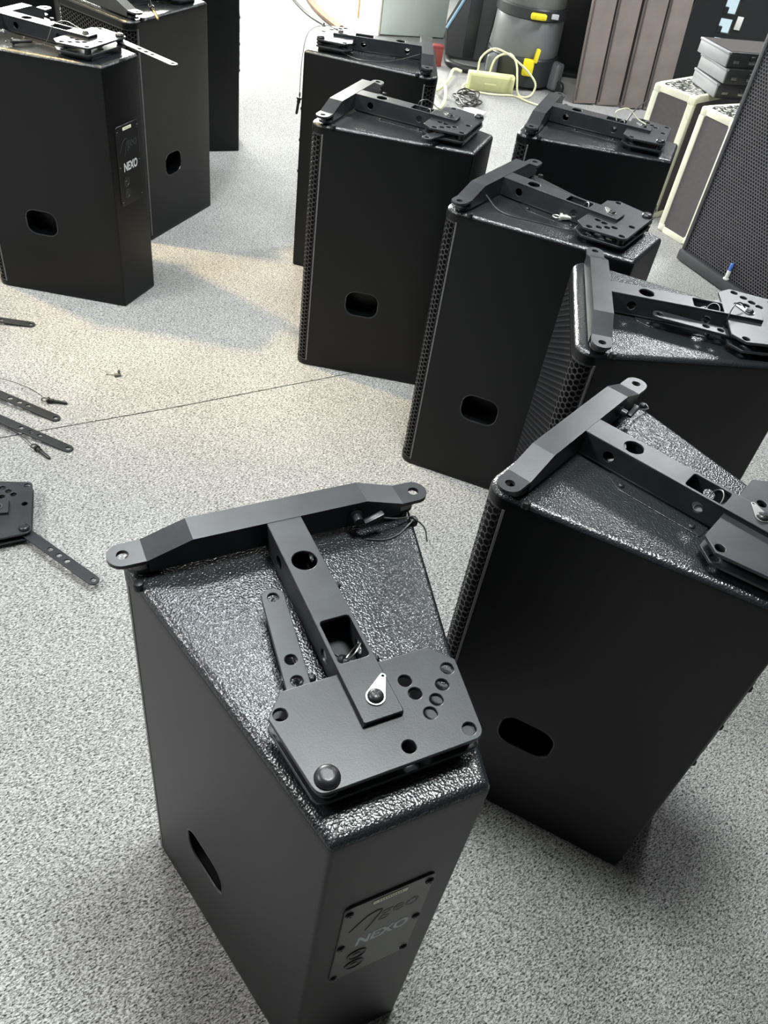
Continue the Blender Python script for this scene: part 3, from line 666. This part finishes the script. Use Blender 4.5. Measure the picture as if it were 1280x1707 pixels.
for k, (nm, dx, dy) in enumerate(reversed(ux)):
    hh = 0.056; yaw = math.radians(16+3*k)
    t = thing('rack_unit', nm+' black rack unit with silver end in the stack on the flight cases', 'rack unit', (1.010+dx, 3.640+dy, zz), yaw, 'stacked rack units')
    obj('body', boxm('body', 'rack_black', 0.006, 0.33, 0, 0.21, 0.0, hh-0.001, 0.003), t)
    obj('side_plate', boxm('side_plate', 'silver', 0.0, 0.007, 0.002, 0.208, 0.002, hh-0.004, 0.001), t)
    obj('flange', boxm('flange', 'silver', -0.004, 0.010, 0.0, 0.21, hh-0.010, hh-0.002, 0.001), t)
    obj('top_cover', boxm('top_cover', 'rack_top', 0.012, 0.326, 0.012, 0.20, hh-0.003, hh), t)
    for q in range(3): obj('front_button', boxm('front_button', 'silver' if q == 2 else 'zinc', 0.03+q*0.07, 0.055+q*0.075, -0.003, 0.002, 0.016, 0.026, 0.001), t)
    obj('knob', boxm('knob', 'rack_black', 0.10, 0.12, -0.010, 0.001, 0.028, 0.044, 0.003), t)
    zz += hh+0.0003

# ------------------------------------------------------------------ things along the back
fs = thing('folding_screen', 'taupe boards standing upright side by side behind the flight cases', 'screen', (0.665, 5.16, 0), math.radians(14))
fs.rotation_euler = (0, math.radians(-4.5), math.radians(14))
for k in range(4):
    x = 0.146*k
    obj('board', boxm('board', 'board_brown', x, x+0.132, -0.012+0.01*(k % 2), 0.020+0.01*(k % 2), 0.001-0.0115*k, 2.05, 0.006), fs)
    obj('edge_strip', boxm('edge_strip', 'case_panel', x+0.004, x+0.012, -0.018+0.01*(k % 2), 0.0, 0.02-0.0115*k, 2.04, 0.002), fs)
    if k < 3: obj('gap_strip', boxm('gap_strip', 'black_gap', x+0.130, x+0.150, 0.004, 0.016, 0.02-0.0115*k, 2.04), fs)  # black strip in place of the shade in the gap between two boards
bkp = thing('dark_backing', 'tall black panel added to darken the space between the vacuum cleaner and the taupe boards', 'panel', (0.50, 5.72, 0), 0.12)  # added so the space left of the boards stays dark
obj('sheet', boxm('sheet', 'rack_black', 0.0, 0.52, 0.0, 0.04, 0.0, 2.0, 0.004), bkp); obj('foot', boxm('foot', 'rack_black', 0.02, 0.50, -0.05, 0.12, 0.0, 0.025, 0.003), bkp)
# white cabinet
cb = thing('storage_cabinet', 'white cabinet with wooden front edge at the top centre', 'cabinet', (-0.565, 5.891, 0), math.atan2(0.199, 0.412))
obj('body', boxm('body', 'pale_panel', 0, 0.46, 0.02, 0.42, 0, 1.3, 0.002), cb)
obj('door', boxm('door', 'pale_panel', 0.006, 0.455, 0.0, 0.02, 0.01, 1.295, 0.002), cb)
obj('side_panel', boxm('side_panel', 'cream_panel', -0.012, 0.0, 0.0, 0.40, 0, 1.3, 0.002), cb)
obj('edge_strip', boxm('edge_strip', 'wood_edge', -0.016, 0.0, 0.40, 0.424, 0, 1.3, 0.002), cb)
# vacuum cleaner
vc = thing('vacuum_cleaner', 'grey drum vacuum cleaner with yellow latch and yellow pedal', 'vacuum cleaner', (0.335, 5.42, 0), 0.15)
bm = bmesh.new(); lathe(bm, [(0.185, 0.0), (0.205, 0.012), (0.212, 0.15), (0.205, 0.158)], 36, Matrix.Translation((0, 0, 0.012))); obj('base', mesh_from(bm, 'base', 'vac_dark', True), vc)
bm = bmesh.new(); lathe(bm, [(0.198, 0.168), (0.202, 0.178), (0.196, 0.352), (0.190, 0.360)], 36); obj('drum', mesh_from(bm, 'drum', 'vac_grey', True), vc)
bm = bmesh.new(); lathe(bm, [(0.192, 0.356), (0.206, 0.364), (0.206, 0.410), (0.198, 0.418)], 36); obj('collar', mesh_from(bm, 'collar', 'vac_dark', True), vc)
bm = bmesh.new(); lathe(bm, [(0.190, 0.416), (0.186, 0.52), (0.13, 0.60), (0.02, 0.62)], 36); obj('head', mesh_from(bm, 'head', 'vac_clear', True), vc)
lt = obj('latch', boxm('latch', 'yellow', -0.045, 0.045, -0.228, -0.196, 0.368, 0.400, 0.010, seg=3), vc); obj('latch_cap', boxm('latch_cap', 'yellow', -0.022, 0.022, -0.234, -0.222, 0.372, 0.396, 0.005), lt)
bm = bmesh.new(); vs = box(bm, -0.030, 0.030, -0.245, -0.205, 0.09, 0.175, 0.008); vs2 = box(bm, 0.004, 0.026, -0.250, -0.215, 0.165, 0.235, 0.006, Matrix.Rotation(0.10, 4, 'Y'))
obj('pedal', mesh_from(bm, 'pedal', 'yellow', True), vc)
obj('sticker', boxm('sticker', 'logo_grey', 0.075, 0.115, -0.1985, -0.180, 0.378, 0.402, 0.001), vc)
for sx in (-1, 1):
    w = obj('wheel_cover', boxm('wheel_cover', 'vac_grey', -0.030, 0.030, -0.05, 0.05, 0.0, 0.15, 0.02, seg=3), vc, (sx*0.185, -0.120, 0.008), (0, 0, sx*0.6))
    bm = bmesh.new(); lathe(bm, [(0.030, -0.012), (0.034, -0.008), (0.034, 0.008), (0.030, 0.012)], 18, Matrix.Translation((0, -0.062, 0.034)) @ Matrix.Rotation(PI/2, 4, 'Y')); obj('caster', mesh_from(bm, 'caster', 'vac_dark', True), vc, (sx*0.185, -0.12, 0), (0, 0, sx*0.6))
hs = tubem('hose', 'cable_black', [(-0.105, 5.56, 0.022), (-0.085, 5.46, 0.022), (-0.02, 5.40, 0.022), (0.06, 5.385, 0.022), (0.10, 5.39, 0.022)], 0.020, 10)
tag(obj('vacuum_hose', hs), 'thick black hose lying on the floor left of the vacuum cleaner', 'hose')
# grey soft bag with blue piping
bg_ = thing('tool_bag', 'dark grey slanting bag with light blue piping beside the white cabinet', 'bag', (-0.115, 5.64, 0), 0.1)
lo = [(0.0, 0.0), (0.24, 0.0), (0.27, 0.30), (0.22, 0.62), (0.20, 0.62), (-0.02, 0.16)]
bm = bmesh.new(); Af = [bm.verts.new((x, 0, z+0.002)) for x, z in lo]; Bf = [bm.verts.new((x*0.95, 0.18, z*0.97+0.002)) for x, z in lo]
bm.faces.new(Af); bm.faces.new(Bf[::-1])
for i in range(6): bm.faces.new((Af[i], Bf[i], Bf[(i+1) % 6], Af[(i+1) % 6]))
bmesh.ops.bevel(bm, geom=list(bm.edges), offset=0.012, segments=2, affect='EDGES'); obj('body', mesh_from(bm, 'body', 'bag_grey', True), bg_)
obj('piping', tubem('piping', 'blue_trim', [(-0.021, -0.001, 0.165), (0.09, -0.004, 0.392), (0.199, -0.002, 0.618)], 0.0085, 8), bg_)
obj('side_band', boxm('side_band', 'vac_dark', 0.10, 0.17, -0.006, 0.004, 0.02, 0.36, 0.003), bg_)
rb = thing('red_box', 'small dark red block on the floor at the foot of the white cabinet', 'box', (-0.165, 5.44, 0), 0.2)
obj('body', boxm('body', 'red_block', -0.032, 0.032, -0.025, 0.025, 0, 0.10, 0.004), rb); obj('lid', boxm('lid', 'red_block', -0.034, 0.034, -0.027, 0.027, 0.098, 0.112, 0.003), rb)
# power adapter with cables
ad = thing('power_adapter', 'cream yellow power adapter box standing on edge in front of the vacuum cleaner', 'adapter', (0.045, 5.055, 0), 0.18)
obj('body', boxm('body', 'adapter_cream', 0, 0.268, 0.0, 0.055, 0, 0.094, 0.008, seg=3), ad)
obj('face', boxm('face', 'adapter_shaded', 0.014, 0.262, -0.0015, 0.004, 0.006, 0.078, 0.001), ad)  # front sheet carrying the shaded cream
obj('print', boxm('print', 'adapter_cream', 0.095, 0.165, -0.0019, -0.001, 0.040, 0.046), ad)
obj('cable', tubem('cable', 'cable_cream', [(0.05, 0.03, 0.093), (0.055, 0.03, 0.165), (0.115, 0.035, 0.215), (0.190, 0.02, 0.205), (0.250, 0.01, 0.178), (0.330, 0.0, 0.130), (0.385, -0.01, 0.075), (0.372, -0.02, 0.018), (0.320, -0.035, 0.006), (0.285, -0.04, 0.03), (0.268, -0.03, 0.10), (0.255, 0.0, 0.16), (0.215, 0.03, 0.20), (0.15, 0.08, 0.16), (0.13, 0.09, 0.06), (0.125, 0.09, 0.006)], 0.0058, 7, k=6), ad)
obj('cable', tubem('cable', 'cable_cream', [(0.0, 0.02, 0.03), (-0.025, 0.01, 0.006), (0.03, -0.03, 0.006), (0.14, -0.055, 0.006), (0.27, -0.03, 0.006), (0.33, -0.10, 0.006), (0.40, -0.16, 0.006), (0.47, -0.20, 0.006)], 0.0058, 7), ad)
wl = tubem('cream_cable', 'cable_cream', [(0.0, 5.29, 0.03), (-0.049, 5.30, 0.03), (-0.064, 5.13, 0.02), (-0.098, 4.93, 0.02), (-0.117, 4.84, 0.03), (-0.078, 4.87, 0.05), (-0.062, 4.73, 0.02), (-0.083, 4.61, 0.008), (-0.105, 4.70, 0.008)], 0.0085, 7)
tag(obj('cream_cable', wl), 'cream cable curling on the floor left of the adapter box', 'cable')
pts = []
for i in range(44):
    a = i*0.9; r_ = 0.075+0.035*math.sin(i*1.7)
    pts.append((0.055+r_*0.75*math.cos(a)+0.01*math.sin(i*2.3), 4.84+r_*1.35*math.sin(a), 0.006+0.02*(0.5+0.5*math.sin(i*1.3))))
tag(obj('cable_tangle', tubem('cable_tangle', 'cable_black', pts, 0.0035, 5, k=5)), 'tangle of thin black cable on the floor between loudspeakers and adapter box', 'cable')
bm = bmesh.new()
pf = [(0.04, 4.60, 0.001), (0.13, 4.57, 0.001), (0.165, 4.66, 0.012), (0.09, 4.67, 0.02), (0.045, 4.65, 0.018)]
pv = [bm.verts.new(p) for p in pf]; pu_ = [bm.verts.new((p[0], p[1], p[2]+0.003)) for p in pf]; bm.faces.new(pv); bm.faces.new(pu_[::-1])
for i in range(5): bm.faces.new((pv[i], pu_[i], pu_[(i+1) % 5], pv[(i+1) % 5]))
tag(obj('plastic_sheet', mesh_from(bm, 'plastic_sheet', 'white_plastic')), 'crumpled white plastic scrap beside the black cable tangle', 'scrap')
wp = thing('white_connector', 'small white plug with cable at the foot of the brown boards', 'plug', (0.60, 4.86, 0), -0.2)
obj('plug_body', boxm('plug_body', 'white_plastic', 0, 0.085, 0, 0.035, 0, 0.03, 0.006), wp); obj('cable', tubem('cable', 'cable_cream', [(0.08, 0.018, 0.015), (0.11, 0.02, 0.02), (0.115, 0.06, 0.03), (0.06, 0.08, 0.02)], 0.005, 6), wp)
cr = tubem('thin_cord', 'wire', [(0.86, 4.60, 0.006), (0.88, 4.62, 0.05), (0.92, 4.66, 0.14), (0.99, 4.72, 0.19), (1.10, 4.80, 0.22), (1.20, 4.90, 0.10), (1.24, 4.95, 0.006)], 0.004, 6)
tag(obj('thin_cord', cr), 'thin grey cord arching off the floor in front of the brown boards', 'cord')
# straps at the top
tag(obj('brown_hose', tubem('brown_hose', 'strap_brown', [(-1.19, 6.62, 0.022), (-1.085, 6.34, 0.022), (-0.975, 6.10, 0.022), (-0.86, 5.90, 0.022), (-0.80, 5.80, 0.022)], 0.022, 8)), 'thick brown hose on the floor left of the white cabinet', 'hose')
tag(obj('grey_cable', tubem('grey_cable', 'wire', [(-1.27, 6.50, 0.009), (-1.17, 6.28, 0.009), (-1.05, 6.06, 0.009), (-0.93, 5.90, 0.009)], 0.009, 7)), 'thin grey cable running beside the brown hose', 'cable')

# dark equipment rack with gaps in front of the window at the back right
wn = obj('window_1', boxm('window_1', 'window_glass', 1.35, 2.75, 7.385, 7.399, 0.02, 1.3)); wn['kind'] = 'structure'
for x in (1.35, 1.81, 2.27, 2.73): obj('mullion', boxm('mullion', 'wall_dark', x-0.02, x+0.02, 7.37, 7.388, 0.0, 1.32), wn)
er = thing('equipment_rack', 'black equipment rack at the top right with bright gaps between its bars', 'rack', (1.20, 5.85, 0), 0.0)
obj('side_panel', boxm('side_panel', 'rack_black', 0.0, 0.295, 0, 0.03, 0, 1.75, 0.003), er); obj('back_panel', boxm('back_panel', 'rack_black', 0.375, 1.30, 0.02, 0.05, 0, 1.75, 0.003), er)
z = 0.0
for k, (za, zb) in enumerate([(0.0, 0.245), (0.322, 0.350), (0.425, 0.452), (0.53, 0.56), (0.64, 0.67), (0.75, 0.78), (0.86, 0.89), (0.97, 1.75)]):
    obj('cross_bar', boxm('cross_bar', 'rack_black', 0.29, 0.38, 0.002, 0.028, za, zb), er)
    if 0 < k < 7: obj('bracket', boxm('bracket', 'rack_black', 0.292, 0.318, -0.004, 0.026, zb, zb+0.032), er)
obj('name_plate', boxm('name_plate', 'white_plastic', 0.392, 0.428, 0.012, 0.022, 0.375, 0.445, 0.001), er)
obj('foot', boxm('foot', 'rack_black', 0.0, 1.30, -0.02, 0.30, 0.0, 0.05), er)
obj('cord', tubem('cord', 'wire', [(0.10, -0.01, 0.80), (0.11, -0.01, 0.55), (0.10, -0.01, 0.42), (0.04, -0.02, 0.30), (0.02, -0.03, 0.10)], 0.004, 5), er)
